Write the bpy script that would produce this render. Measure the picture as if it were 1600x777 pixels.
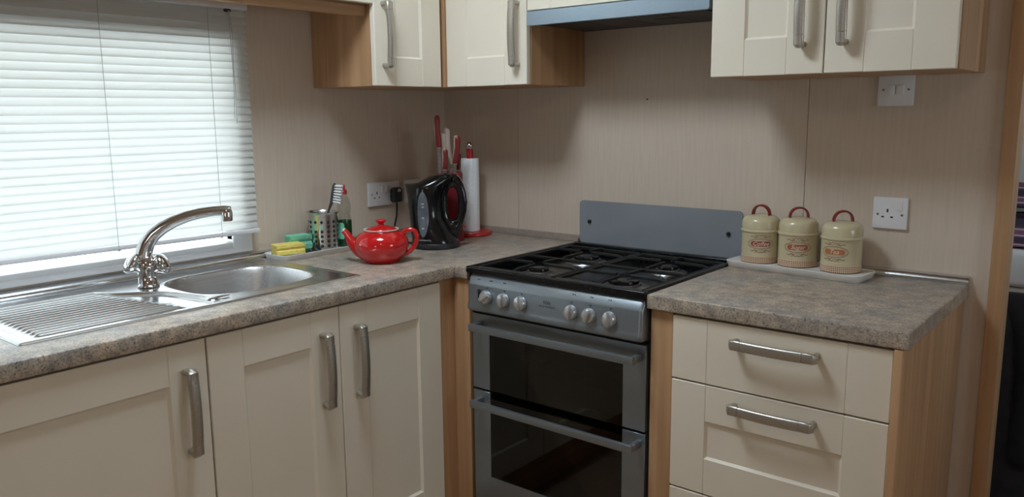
import bpy, bmesh, math, random
from mathutils import Vector, Matrix
from mathutils import noise as mnoise
random.seed(7)
for o in list(bpy.data.objects): bpy.data.objects.remove(o, do_unlink=True)
S = bpy.context.scene; COL = S.collection; PI = math.pi

# ------------------------------------------------------------------ camera
CX, CY, CZ = 2.2056, -2.2954, 1.3407
YAW, PITCH, ROLL, FPX = 0.6859, -0.1656, -0.0098, 1271.95
cyw, syw, cp, sp = math.cos(YAW), math.sin(YAW), math.cos(PITCH), math.sin(PITCH)
fw = Vector((-syw*cp, cyw*cp, sp)); rt = Vector((cyw, syw, 0)); up = rt.cross(fw)
cr, sr = math.cos(ROLL), math.sin(ROLL)
rt, up = cr*rt + sr*up, -sr*rt + cr*up
cd = bpy.data.cameras.new('camera'); cam = bpy.data.objects.new('camera', cd); COL.objects.link(cam)
cd.sensor_width = 36; cd.lens = FPX/1600*36; cd.clip_start = .02
cam.matrix_world = Matrix(((rt.x, up.x, -fw.x, CX), (rt.y, up.y, -fw.y, CY), (rt.z, up.z, -fw.z, CZ), (0, 0, 0, 1)))
S.camera = cam
# ------------------------------------------------------------------ sky, daylight, exposure
wd = bpy.data.worlds.new('sky'); S.world = wd; wd.use_nodes = True
bg = wd.node_tree.nodes['Background']; bg.inputs[0].default_value = (.86, .94, 1, 1); bg.inputs[1].default_value = 6.0
def arealight(name, loc, rot, sx, sy, power, col=(1, 1, 1), portal=False):
    l = bpy.data.lights.new(name, 'AREA'); l.shape = 'RECTANGLE'; l.size = sx; l.size_y = sy; l.energy = power; l.color = col
    if portal: l.cycles.is_portal = True
    o = bpy.data.objects.new(name, l); COL.objects.link(o); o.location = loc; o.rotation_euler = rot
    return o
# daylight entering the rooflight over the kitchen
arealight('rooflight_daylight', (.82, -1.24, 2.38), (0, 0, 0), .46, .46, 18.5, (.77, .90, 1))
# sampling portals in the window openings (they let the sky in, add no light of their own)
arealight('portal_kitchen', (-.07, -1.5, 1.26), (0, -PI/2, 0), .62, 1.24, 1, portal=True)
arealight('portal_lounge', (2.0, -4.66, 1.3), (PI/2, 0, 0), .5, .5, 1, portal=True)
arealight('portal_side', (3.66, -.7, 1.3), (0, PI/2, 0), .6, .7, 1, portal=True)
arealight('portal_bedroom', (3.06, 1.5, 1.35), (0, PI/2, 0), .9, 1.6, 1, portal=True)
S.view_settings.view_transform = 'Standard'; S.view_settings.look = 'None'
S.view_settings.gamma = 1; S.view_settings.use_curve_mapping = False
S.view_settings.exposure = 0.0

# ------------------------------------------------------------------ materials
M = {}
def nmat(name, col, rough=.5, metal=0, spec=.5, **kw):
    m = bpy.data.materials.new(name); m.use_nodes = True
    b = m.node_tree.nodes['Principled BSDF']
    b.inputs['Base Color'].default_value = (*col, 1); b.inputs['Roughness'].default_value = rough
    b.inputs['Metallic'].default_value = metal; b.inputs['Specular IOR Level'].default_value = spec
    for k, v in kw.items(): b.inputs[k.replace('_', ' ')].default_value = v
    M[name] = m; return m, m.node_tree, b
def tex(nt, scale, ntype='ShaderNodeTexNoise', nscale=1, detail=4, coord='Object', rough=.5):
    tc = nt.nodes.new('ShaderNodeTexCoord'); mp = nt.nodes.new('ShaderNodeMapping'); mp.inputs['Scale'].default_value = scale
    nt.links.new(tc.outputs[coord], mp.inputs[0]); t = nt.nodes.new(ntype); nt.links.new(mp.outputs[0], t.inputs['Vector'])
    t.inputs['Scale'].default_value = nscale
    if 'Detail' in t.inputs: t.inputs['Detail'].default_value = detail
    if 'Roughness' in t.inputs: t.inputs['Roughness'].default_value = rough
    return t
def ramp(nt, src, stops):
    r = nt.nodes.new('ShaderNodeValToRGB'); e = r.color_ramp.elements
    while len(e) < len(stops): e.new(.5)
    for el, (p, c) in zip(e, stops): el.position = p; el.color = (*c, 1)
    nt.links.new(src, r.inputs[0]); return r
def bump(nt, b, src, strength, dist=.001):
    n = nt.nodes.new('ShaderNodeBump'); n.inputs['Strength'].default_value = strength; n.inputs['Distance'].default_value = dist
    nt.links.new(src, n.inputs['Height']); nt.links.new(n.outputs[0], b.inputs['Normal'])
def noisemat(name, c1, c2, scale, rough=.5, metal=0, spec=.5, lo=.35, hi=.65, bstr=0, detail=4, **kw):
    m, nt, b = nmat(name, c1, rough, metal, spec, **kw)
    t = tex(nt, scale, detail=detail); r = ramp(nt, t.outputs[0], [(lo, c1), (hi, c2)])
    nt.links.new(r.outputs[0], b.inputs['Base Color'])
    if bstr: bump(nt, b, t.outputs[0], bstr)
    return m
noisemat('cream', (.80, .73, .61), (.83, .762, .645), (3, 3, 3), .42, 0, .4)
noisemat('wallboard', (.60, .50, .405), (.635, .535, .44), (110, 110, 7), .6, 0, .3, bstr=.05)
noisemat('white_wall', (.70, .68, .66), (.74, .72, .70), (5, 5, 5), .7)
noisemat('ceiling_white', (.78, .77, .74), (.82, .81, .78), (8, 8, 8), .75)
noisemat('carpet', (.34, .23, .15), (.44, .31, .21), (160, 160, 160), .95, bstr=.4)
noisemat('oak', (.39, .22, .11), (.56, .34, .185), (34, 34, 1.6), .42, 0, .4, lo=.3, hi=.7, detail=6)
noisemat('oak_y', (.39, .22, .11), (.56, .34, .185), (34, 1.6, 34), .42, 0, .4, lo=.3, hi=.7, detail=6)
# laminate worktop: mottled taupe granite print
m, nt, b = nmat('worktop', (.3, .25, .2), .33, 0, .5)
t1 = tex(nt, (1, 1, 1), nscale=34, detail=5, rough=.6); t2 = tex(nt, (1, 1, 1), nscale=210, detail=4, rough=.7); t3 = tex(nt, (1, 1, 1), nscale=7, detail=2)
r1 = ramp(nt, t1.outputs[0], [(.34, (.31, .28, .26)), (.5, (.46, .405, .345)), (.66, (.62, .53, .445))])
r2 = ramp(nt, t2.outputs[0], [(.36, (.13, .115, .105)), (.46, (.78, .76, .73)), (.6, (1, .98, .95)), (.68, (1.35, 1.25, 1.15))])
mx = nt.nodes.new('ShaderNodeMix'); mx.data_type = 'RGBA'; mx.blend_type = 'MULTIPLY'; mx.inputs[0].default_value = .85
nt.links.new(r1.outputs[0], mx.inputs[6]); nt.links.new(r2.outputs[0], mx.inputs[7])
r3 = ramp(nt, t3.outputs[0], [(.35, (.9, .93, .97)), (.65, (1.1, 1.03, .96))])
mx2 = nt.nodes.new('ShaderNodeMix'); mx2.data_type = 'RGBA'; mx2.blend_type = 'MULTIPLY'; mx2.inputs[0].default_value = 1
nt.links.new(mx.outputs[2], mx2.inputs[6]); nt.links.new(r3.outputs[0], mx2.inputs[7]); nt.links.new(mx2.outputs[2], b.inputs['Base Color'])
noisemat('steel', (.60, .60, .60), (.68, .68, .68), (200, 6, 200), .23, 1)
noisemat('steel_satin', (.50, .50, .50), (.57, .57, .57), (200, 6, 200), .42, 1)
noisemat('aluminium', (.66, .67, .68), (.72, .73, .74), (60, 60, 60), .2, 1)
noisemat('brushed_nickel', (.45, .42, .375), (.51, .48, .43), (300, 300, 300), .36, .82)
nmat('chrome', (.72, .72, .73), .07, 1)
noisemat('cooker_silver', (.25, .285, .315), (.28, .315, .345), (400, 400, 400), .36, .75)
noisemat('knob_silver', (.60, .62, .64), (.66, .68, .70), (300, 300, 300), .28, .7)
noisemat('hood_silver', (.34, .45, .57), (.37, .48, .60), (200, 200, 200), .3, .7)
noisemat('hood_dark', (.055, .056, .06), (.075, .076, .08), (40, 40, 40), .5, .3)
noisemat('enamel_black', (.006, .006, .007), (.010, .010, .011), (60, 60, 60), .2, 0, .3)
noisemat('iron_black', (.008, .008, .008), (.013, .013, .013), (200, 200, 200), .5)
noisemat('cavity_black', (.02, .019, .018), (.035, .032, .028), (30, 30, 30), .45)
noisemat('gap_dark', (.03, .025, .02), (.04, .033, .027), (30, 30, 30), .7)
noisemat('rack_chrome', (.5, .48, .45), (.56, .54, .5), (50, 50, 50), .25, 1)
noisemat('burner_metal', (.28, .28, .28), (.36, .36, .36), (90, 90, 90), .32, 1)
noisemat('black_plastic', (.006, .006, .007), (.010, .010, .011), (40, 40, 40), .13, 0, .5)
noisemat('black_matt', (.010, .010, .011), (.016, .016, .017), (90, 90, 90), .45)
noisemat('grey_gauge', (.10, .12, .14), (.13, .15, .17), (40, 40, 40), .15, 0, .5)
noisemat('grey_print', (.45, .46, .47), (.5, .51, .52), (40, 40, 40), .5)
noisemat('dark_print', (.02, .02, .022), (.03, .03, .032), (40, 40, 40), .5)
noisemat('red_glaze', (.52, .008, .010), (.58, .012, .014), (6, 6, 6), .10, 0, .6, Coat_Weight=.5)
noisemat('glaze_white', (.72, .68, .62), (.78, .74, .68), (6, 6, 6), .2)
noisemat('red_plastic', (.40, .012, .014), (.46, .018, .02), (20, 20, 20), .28)
noisemat('knife_red', (.17, .010, .012), (.20, .013, .015), (20, 20, 20), .35)
noisemat('red_block', (.17, .010, .018), (.20, .014, .022), (20, 20, 20), .3)
noisemat('cream_plastic', (.44, .36, .30), (.50, .41, .35), (20, 20, 20), .4)
noisemat('white_plastic', (.74, .74, .76), (.79, .79, .81), (12, 12, 12), .33)
noisemat('upvc', (.78, .80, .82), (.82, .84, .86), (5, 5, 5), .3)
noisemat('tray_white', (.76, .75, .73), (.80, .79, .77), (9, 9, 9), .3)
m = noisemat('paper', (.80, .82, .85), (.88, .89, .91), (130, 130, 130), .9, bstr=.9)
noisemat('tin_cream', (.57, .495, .32), (.61, .53, .355), (8, 8, 8), .2, 0, .5)
noisemat('tin_red', (.19, .018, .018), (.23, .024, .022), (20, 20, 20), .3)
noisemat('label_rose', (.33, .062, .055), (.38, .075, .065), (60, 60, 60), .4)
noisemat('label_rust', (.35, .10, .05), (.40, .12, .065), (60, 60, 60), .4)
noisemat('label_orange', (.42, .15, .06), (.47, .175, .075), (60, 60, 60), .4)
noisemat('label_pale', (.74, .66, .50), (.78, .70, .54), (60, 60, 60), .4)
noisemat('label_brown', (.26, .155, .095), (.31, .19, .12), (60, 60, 60), .4)
noisemat('sponge_yellow', (.78, .64, .12), (.88, .76, .24), (160, 160, 160), .9, bstr=1)
noisemat('sponge_green', (.16, .54, .36), (.24, .64, .46), (160, 160, 160), .9, bstr=1)
noisemat('scourer', (.02, .07, .03), (.035, .11, .05), (220, 220, 220), .95, bstr=1)
noisemat('bristle', (.72, .73, .72), (.82, .82, .8), (200, 200, 200), .8)
noisemat('grey_rubber', (.045, .047, .05), (.06, .062, .066), (60, 60, 60), .45)
noisemat('coat_black', (.006, .006, .010), (.014, .013, .020), (25, 25, 25), .75, bstr=.3)
noisemat('bed_white', (.62, .61, .62), (.67, .66, .67), (12, 12, 12), .8)
noisemat('bed_base', (.42, .38, .34), (.46, .42, .38), (40, 40, 40), .9)
noisemat('chair_wood', (.14, .075, .04), (.19, .105, .06), (30, 30, 2), .45)
noisemat('splash_glass', (.235, .255, .285), (.25, .27, .30), (10, 10, 10), .12, 0, .6)
noisemat('bead_brown', (.23, .185, .155), (.28, .225, .19), (60, 60, 60), .4)
# striped bedding
m, nt, b = nmat('stripes', (.2, .1, .2), .85)
t = tex(nt, (.5, 1, 3.2), 'ShaderNodeTexWave', nscale=1.6); t.bands_direction = 'Z'; t.inputs['Distortion'].default_value = 2.5
r = ramp(nt, t.outputs[0], [(0, (.035, .02, .045)), (.30, (.10, .035, .09)), (.55, (.40, .35, .33)), (.8, (.17, .06, .13))]); r.color_ramp.interpolation = 'CONSTANT'
nt.links.new(r.outputs[0], b.inputs['Base Color'])
# gingham print round the tins (own UV: u columns, v rows)
m, nt, b = nmat('gingham', (.7, .6, .45), .35)
tc = nt.nodes.new('ShaderNodeTexCoord'); sx = nt.nodes.new('ShaderNodeSeparateXYZ'); nt.links.new(tc.outputs['UV'], sx.inputs[0])
outs = []
for k in (0, 1):
    f = nt.nodes.new('ShaderNodeMath'); f.operation = 'FRACT'; nt.links.new(sx.outputs[k], f.inputs[0])
    g = nt.nodes.new('ShaderNodeMath'); g.operation = 'LESS_THAN'; g.inputs[1].default_value = .5; nt.links.new(f.outputs[0], g.inputs[0]); outs.append(g)
ad = nt.nodes.new('ShaderNodeMath'); ad.operation = 'ADD'; nt.links.new(outs[0].outputs[0], ad.inputs[0]); nt.links.new(outs[1].outputs[0], ad.inputs[1])
hv = nt.nodes.new('ShaderNodeMath'); hv.operation = 'MULTIPLY'; hv.inputs[1].default_value = .5; nt.links.new(ad.outputs[0], hv.inputs[0])
r = ramp(nt, hv.outputs[0], [(0, (.76, .69, .54)), (.3, (.52, .33, .2)), (.8, (.26, .09, .05))]); r.color_ramp.interpolation = 'CONSTANT'
nt.links.new(r.outputs[0], b.inputs['Base Color'])
def glassmat(name, tint, frac, rough=.02, milk=0):
    m = bpy.data.materials.new(name); m.use_nodes = True; nt = m.node_tree; nt.nodes.clear()
    o = nt.nodes.new('ShaderNodeOutputMaterial'); tr = nt.nodes.new('ShaderNodeBsdfTransparent'); tr.inputs[0].default_value = (*tint, 1)
    gl = nt.nodes.new('ShaderNodeBsdfGlossy'); gl.inputs['Roughness'].default_value = rough
    fr = nt.nodes.new('ShaderNodeFresnel'); fr.inputs[0].default_value = frac
    mx = nt.nodes.new('ShaderNodeMixShader'); nt.links.new(fr.outputs[0], mx.inputs[0]); nt.links.new(tr.outputs[0], mx.inputs[1]); nt.links.new(gl.outputs[0], mx.inputs[2])
    nt.links.new(mx.outputs[0], o.inputs[0]); M[name] = m
    if milk:            # slightly cloudy plastic with an even sheen
        nt.links.remove(mx.inputs[0].links[0]); mx.inputs[0].default_value = .07
        df = nt.nodes.new('ShaderNodeBsdfTranslucent'); df.inputs[0].default_value = (*tint, 1)
        m2 = nt.nodes.new('ShaderNodeMixShader'); m2.inputs[0].default_value = milk
        nt.links.new(mx.outputs[0], m2.inputs[1]); nt.links.new(df.outputs[0], m2.inputs[2]); nt.links.new(m2.outputs[0], o.inputs[0])
glassmat('pane', (.96, .98, .98), 1.45); glassmat('oven_glass', (.30, .28, .25), 1.5, .03); glassmat('clear_plastic', (.92, .92, .90), 1.16, .06, .16); glassmat('green_liquid', (.05, .40, .16), 1.12, .05, .25)
def translucent(name, col, tcol, fac):
    m = bpy.data.materials.new(name); m.use_nodes = True; nt = m.node_tree; nt.nodes.clear()
    o = nt.nodes.new('ShaderNodeOutputMaterial'); d = nt.nodes.new('ShaderNodeBsdfDiffuse'); d.inputs[0].default_value = (*col, 1)
    t = nt.nodes.new('ShaderNodeBsdfTranslucent'); t.inputs[0].default_value = (*tcol, 1)
    mx = nt.nodes.new('ShaderNodeMixShader'); mx.inputs[0].default_value = fac
    nt.links.new(d.outputs[0], mx.inputs[1]); nt.links.new(t.outputs[0], mx.inputs[2]); nt.links.new(mx.outputs[0], o.inputs[0]); M[name] = m
translucent('slat_white', (.80, .80, .78), (.90, .905, .885), .54)

R2 = Vector((cyw, syw, 0)); B2 = Vector((-syw, cyw, 0))          # picture-right and away-from-camera on the floor plane
# ------------------------------------------------------------------ mesh helpers
WL = {}                                           # world location of every root and part
class MB:
    def __init__(s): s.v = []; s.f = []; s.uv = None
    def add(s, verts, faces):
        n = len(s.v); s.v += [tuple(p) for p in verts]; s.f += [tuple(n+i for i in f) for f in faces]; return s
    def bm(s, bm):
        bm.verts.index_update(); s.add([p.co for p in bm.verts], [[q.index for q in f.verts] for f in bm.faces]); bm.free(); return s
    def box(s, x0, x1, y0, y1, z0, z1, bev=0, seg=2):
        x0, x1 = min(x0, x1), max(x0, x1); y0, y1 = min(y0, y1), max(y0, y1); z0, z1 = min(z0, z1), max(z0, z1)
        if not bev:
            return s.add([(x0,y0,z0),(x1,y0,z0),(x1,y1,z0),(x0,y1,z0),(x0,y0,z1),(x1,y0,z1),(x1,y1,z1),(x0,y1,z1)],
                         [(0,3,2,1),(4,5,6,7),(0,1,5,4),(1,2,6,5),(2,3,7,6),(3,0,4,7)])
        bm = bmesh.new(); bmesh.ops.create_cube(bm, size=1)
        for p in bm.verts: p.co = Vector(((x0+x1)/2 + p.co.x*(x1-x0), (y0+y1)/2 + p.co.y*(y1-y0), (z0+z1)/2 + p.co.z*(z1-z0)))
        bmesh.ops.bevel(bm, geom=bm.edges[:], offset=bev, segments=seg, profile=.5, affect='EDGES', clamp_overlap=True)
        return s.bm(bm)
    def prism(s, pts, fn, d0, d1):
        """polygon pts (u,v) extruded from d0 to d1; fn(u,v,d) gives the point"""
        n = len(pts); vs = [fn(u, v, d0) for u, v in pts] + [fn(u, v, d1) for u, v in pts]
        return s.add(vs, [tuple(range(n))[::-1], tuple(range(n, 2*n))] + [(i, (i+1) % n, n+(i+1) % n, n+i) for i in range(n)])
    def loft(s, rings, closed=True, cap0=True, cap1=True):
        n = len(rings[0]); vs = [p for r in rings for p in r]; fs = []
        for k in range(len(rings)-1):
            for i in range(n if closed else n-1):
                j = (i+1) % n; fs.append((k*n+i, k*n+j, (k+1)*n+j, (k+1)*n+i))
        if cap0: fs.append(tuple(range(n))[::-1])
        if cap1: fs.append(tuple((len(rings)-1)*n+i for i in range(n)))
        return s.add(vs, fs)
    def lathe(s, prof, c=(0, 0, 0), n=32, ax=None, cap0=True, cap1=True):
        """prof: (r,h); axis +z or ax=(direction)"""
        c = Vector(c); A = Vector(ax or (0, 0, 1)).normalized()
        X = A.orthogonal().normalized() if ax else Vector((1, 0, 0)); Y = A.cross(X)
        rings = [[c + A*h + (X*math.cos(2*PI*i/n) + Y*math.sin(2*PI*i/n))*max(r, 1e-5) for i in range(n)] for r, h in prof]
        return s.loft(rings, True, cap0, cap1)
    def tube(s, pts, rad, n=8, sec=None, caps=True):
        """round (or flattened: sec=(a,b) multipliers) tube along points; rad number or list"""
        P = [Vector(p) for p in pts]; m = len(P); R = rad if isinstance(rad, (list, tuple)) else [rad]*m
        T = [(P[min(i+1, m-1)] - P[max(i-1, 0)]).normalized() for i in range(m)]
        N = T[0].orthogonal().normalized(); 
        if abs(T[0].z) < .95: N = Vector((0, 0, 1)) - T[0]*T[0].z; N.normalize()
        rings = []
        for i in range(m):
            N = (N - T[i]*N.dot(T[i])).normalized(); B = T[i].cross(N); a, b = sec or (1, 1)
            rings.append([P[i] + N*(math.cos(2*PI*k/n)*R[i]*a) + B*(math.sin(2*PI*k/n)*R[i]*b) for k in range(n)])
        return s.loft(rings, True, caps, caps)
    def sphere(s, c, r, n=20, m=12, sc=(1, 1, 1)):
        c = Vector(c)
        rings = [[c + Vector((math.sin(PI*j/m)*math.cos(2*PI*i/n)*r*sc[0], math.sin(PI*j/m)*math.sin(2*PI*i/n)*r*sc[1], -math.cos(PI*j/m)*r*sc[2])) for i in range(n)] for j in range(1, m)]
        return s.loft(rings)
    def build(s, name, mat, parent=None, smooth=40, label=None):
        off = WL.get(parent.name, Vector((0, 0, 0))) if parent else Vector((0, 0, 0))
        me = bpy.data.meshes.new(name); me.from_pydata([Vector(p)-off for p in s.v], [], s.f)
        bm = bmesh.new(); bm.from_mesh(me); bmesh.ops.recalc_face_normals(bm, faces=bm.faces); bm.to_mesh(me); bm.free()
        me.materials.append(M[mat]); me.validate()
        if smooth:
            for p in me.polygons: p.use_smooth = True
            me.set_sharp_from_angle(angle=math.radians(smooth))
        o = bpy.data.objects.new(name, me); COL.objects.link(o)
        if parent: o.parent = parent
        WL[o.name] = off
        if label: o['label'] = label
        return o
def root(name, loc, label, cat, group=None):
    o = bpy.data.objects.new(name, None); COL.objects.link(o); o.location = loc; o.empty_display_size = .05
    WL[o.name] = Vector(loc); o['label'] = label; o['category'] = cat
    if group: o['group'] = group
    return o
def tag(o, label, cat, group=None):
    o['label'] = label; o['category'] = cat
    if group: o['group'] = group
    return o
def struct(o): o['kind'] = 'structure'; return o
def faceX(x, y0, z0): return lambda u, v, w: (x+w, y0+u, z0+v)      # a front that looks along +x
def faceY(y, x0, z0): return lambda u, v, w: (x0+u, y-w, z0+v)      # a front that looks along -y
def mapped(src, fn):
    m = MB(); m.v = [fn(*p) for p in src.v]; m.f = list(src.f); return m
def text_geo(body, size, shear=0, extrude=0):
    c = bpy.data.curves.new('lettering', 'FONT'); c.body = body; c.size = size; c.shear = shear; c.align_x = 'CENTER'; c.align_y = 'CENTER'; c.resolution_u = 3
    o = bpy.data.objects.new('lettering', c); COL.objects.link(o); bpy.context.view_layer.update()
    me = bpy.data.meshes.new_from_object(o.evaluated_get(bpy.context.evaluated_depsgraph_get()))
    m = MB(); m.add([(p.co.x, p.co.y, 0) for p in me.vertices], [tuple(f.vertices) for f in me.polygons])
    bpy.data.objects.remove(o); bpy.data.curves.remove(c); bpy.data.meshes.remove(me); return m
def arc(cx, cy, r, a0, a1, n): return [(cx+r*math.cos(a0+(a1-a0)*i/n), cy+r*math.sin(a0+(a1-a0)*i/n)) for i in range(n+1)]
def rrect(x0, x1, y0, y1, r, n=6):
    return arc(x1-r, y1-r, r, 0, PI/2, n) + arc(x0+r, y1-r, r, PI/2, PI, n) + arc(x0+r, y0+r, r, PI, 1.5*PI, n) + arc(x1-r, y0+r, r, 1.5*PI, 2*PI, n)

# ------------------------------------------------------------------ the room
FX0, FX1, FY0 = 0.0, 3.6, -4.6; CEIL = 2.34
struct(MB().box(-.1, 3.7, -4.7, 3.2, -.06, 0).build('floor', 'carpet'))
def holed(axis, pos0, pos1, a0, a1, z0, z1, holes):
    """a wall slab with rectangular holes (h0,h1,hz0,hz1)"""
    m = MB(); A = sorted({a0, a1, *[h[0] for h in holes], *[h[1] for h in holes]}); Z = sorted({z0, z1, *[h[2] for h in holes], *[h[3] for h in holes]})
    for i in range(len(A)-1):
        for j in range(len(Z)-1):
            ca, cz = (A[i]+A[i+1])/2, (Z[j]+Z[j+1])/2
            if any(h[0] < ca < h[1] and h[2] < cz < h[3] for h in holes): continue
            if axis == 'x': m.box(pos0, pos1, A[i], A[i+1], Z[j], Z[j+1])
            elif axis == 'y': m.box(A[i], A[i+1], pos0, pos1, Z[j], Z[j+1])
            else: m.box(A[i], A[i+1], Z[j], Z[j+1], pos0, pos1)
    return m
struct(holed('z', CEIL, CEIL+.06, -.1, 3.7, -4.7, 3.2, [(.59, 1.05, -1.47, -1.01)]).build('ceiling', 'ceiling_white'))
struct(holed('x', -.06, 0, -4.7, 0, 0, CEIL, [(-2.12, -.93, .943, 1.555)]).build('wall_left', 'wallboard'))
wb = struct(holed('y', .008, .055, -.06, 3.7, 0, CEIL, [(1.90, 2.62, -.01, 1.98)]).build('wall_back', 'gap_dark'))
for a, b_ in ((0, .3585), (.36, 1.3935), (1.395, 1.90)):
    MB().box(a, b_, 0, .0085, .0, CEIL, .0006, 1).build('wall_panel', 'wallboard', wb)
MB().box(2.62, 3.6, 0, .0085, 0, CEIL, .0006, 1).build('wall_panel', 'wallboard', wb)
MB().box(1.90, 2.62, 0, .0085, 1.98, CEIL, .0006, 1).build('wall_panel', 'wallboard', wb)
struct(holed('x', 3.6, 3.66, -4.7, 0, 0, CEIL, [(-1.05, -.35, 1.0, 1.6)]).build('wall_right', 'wallboard'))
struct(holed('y', -4.66, -4.6, -.06, 3.7, 0, CEIL, [(1.75, 2.25, 1.05, 1.55)]).build('wall_front', 'wallboard'))
# bedroom beyond the doorway
struct(MB().box(.5, 3.06, 3.0, 3.06, 0, CEIL).build('wall_bedroom_end', 'white_wall'))
struct(MB().box(.44, .5, .055, 3.06, 0, CEIL).build('wall_bedroom_left', 'white_wall'))
struct(holed('x', 3.0, 3.06, .055, 3.06, 0, CEIL, [(.7, 2.3, .9, 1.8)]).build('wall_bedroom_right', 'white_wall'))
struct(MB().box(.5, 1.885, .056, .066, 0, CEIL).build('wall_bedroom_back', 'white_wall'))
# oak door surround at the end of the kitchen wall
t = MB(); t.box(1.868, 1.902, -.014, 0, 0, 1.98, .002); t.box(1.886, 1.902, -.002, .07, 0, 1.98, .002)
struct(t.build('trim_1', 'oak'))
t = MB(); t.box(2.62, 2.66, -.014, 0, 0, 1.98, .002); t.box(2.62, 2.636, -.002, .07, 0, 1.98, .002); t.box(1.868, 2.66, -.014, 0, 1.98, 2.02, .002)
struct(t.build('trim_2', 'oak'))
def window(name, fn, u0, u1, v0, v1, mull=()):
    """uPVC frame with panes; fn(u,v,w): w>0 into the room"""
    w = bpy.data.objects.new(name, None); COL.objects.link(w); WL[w.name] = Vector((0, 0, 0)); struct(w)
    fr = MB(); t = .048
    for a, b_, c, d in ((u0, u1, v0, v0+t-.014), (u0, u1, v1-t, v1), (u0, u0+t, v0+t-.014, v1-t), (u1-t, u1, v0+t-.014, v1-t)) + tuple((q-.02, q+.02, v0+t, v1-t) for q in mull):
        q = MB().box(a, b_, c, d, -.05, .012, .004); fr.add([fn(*p) for p in q.v], q.f)
    fr.build('window_frame', 'upvc', w)
    e = [u0+t] + list(mull) + [u1-t]
    for i in range(len(e)-1):
        q = MB().box(e[i], e[i+1], v0+t-.018, v1-t+.004, -.022, -.018); mapped(q, fn).build('pane', 'pane', w)
    return w
w1 = window('window_1', lambda u, v, w: (w, u, v), -2.17, -.882, .927, 1.60, (-1.86,))
# corner block and lower lip of the kitchen window frame
MB().box(.008, .018, -.948, -.884, .929, .99, .002).build('corner_cover', 'upvc', w1)
MB().box(.010, .020, -2.17, -.948, .929, .945, .003).build('frame_lip', 'upvc', w1)
window('window_2', lambda u, v, w: (u, -4.6+w, v), 1.73, 2.27, 1.03, 1.57)
window('window_3', lambda u, v, w: (3.6-w, u, v), -1.07, -.33, .98, 1.62)  # unseen window, placed opposite the oak end panel to light it
window('window_4', lambda u, v, w: (3.0-w, u, v), .68, 2.32, .88, 1.82)  # unseen bedroom window, put in to brighten the room beyond the doorway
# rooflight frame
rl = MB()
for a, b_, c, d in ((.57, 1.07, -1.49, -1.46), (.57, 1.07, -1.02, -.99), (.57, .60, -1.46, -1.02), (1.04, 1.07, -1.46, -1.02)): rl.box(a, b_, c, d, CEIL-.012, CEIL+.05, .004)
struct(rl.build('window_5', 'upvc'))

# ------------------------------------------------------------------ cabinet building blocks
def handle_geo():
    """bowed bar pull, length .2 along u, standing off along w"""
    L = .099; path = []; 
    def add(u, w, hv, ht): path.append((u, w, hv, ht))
    half = [(-L+.0085, 0, .0085, .0065), (-L+.0075, .018, .0095, .0068), (-L+.0050, .0258, .0112, .0068), (-L+.0072, .0312, .0120, .0058)]
    for q in half: add(*q)
    us = [-.078, -.0702, -.0697, -.0688, -.0683, -.05, -.025, 0, .025, .05, .0683, .0688, .0697, .0702, .078]
    for u in us:
        g = .0012 if abs(abs(u)-.06925) < .0006 else 0
        add(u, .0295+.0055*(1-(u/.085)**2), .0122-g, .0066-g)
    for u, w, a, b_ in half[::-1]: add(-u, w, a, b_)
    m = MB(); rings = []; n = 12
    for i, (u, w, hv, ht) in enumerate(path):
        a, b_ = path[max(i-1, 0)], path[min(i+1, len(path)-1)]
        tu, tw = b_[0]-a[0], b_[1]-a[1]; l = math.hypot(tu, tw); nu, nw = -tw/l, tu/l
        rg = []
        for k in range(n):
            c, s_ = math.cos(2*PI*k/n), math.sin(2*PI*k/n); c = math.copysign(abs(c)**.62, c); s_ = math.copysign(abs(s_)**.62, s_)
            rg.append((u+nu*ht*s_, hv*c, w+nw*ht*s_))
        rings.append(rg)
    return m.loft(rings)
HG = handle_geo()
def put_handle(parent, fn, u, v, vertical):
    f = (lambda a, b_, w: fn(u+b_, v+a, w)) if vertical else (lambda a, b_, w: fn(u+a, v+b_, w))
    return mapped(HG, f).build('handle', 'brushed_nickel', parent, 50)
def front(parent, name, fn, W, H, recess=True, st=.086, handle=None, rail=None):
    """shaker front; stiles, rails with fine joint lines, sunk panel with bevelled border"""
    m = MB(); D = .019; rl_ = rail or st; bv = .0009
    def bx(u0, u1, v0, v1, w0, w1, bev=bv):
        q = MB().box(u0, u1, v0, v1, w0, w1, bev, 1); m.add([fn(*p) for p in q.v], q.f)
    bx(0, st, 0, H, -D, 0, .0016); bx(W-st, W, 0, H, -D, 0, .0016)
    if recess:
        bx(st, W-st, 0, rl_, -D, -.0002); bx(st, W-st, H-rl_, H, -D, -.0002)
    else:
        bx(st, W-st, 0, H, -D, -.0002)
    d = m.build(name, 'cream', parent, 30)
    if recess:
        p = MB(); g = .0065; c = .006
        a0, a1, b0, b1 = st-.001, W-st+.001, rl_-.001, H-rl_+.001
        q = [(a0, b0, -.001), (a1, b0, -.001), (a1, b1, -.001), (a0, b1, -.001), (a0+c, b0+c, -g), (a1-c, b0+c, -g), (a1-c, b1-c, -g), (a0+c, b1-c, -g),
             (a0, b0, -.016), (a1, b0, -.016), (a1, b1, -.016), (a0, b1, -.016)]
        p.add([fn(*x) for x in q], [(0,1,5,4),(1,2,6,5),(2,3,7,6),(3,0,4,7),(4,5,6,7),(0,1,9,8),(1,2,10,9),(2,3,11,10),(3,0,8,11),(8,9,10,11)])
        p.build('panel', 'cream', d, 20)
    if handle: put_handle(d, fn, *handle)
    return d

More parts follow.
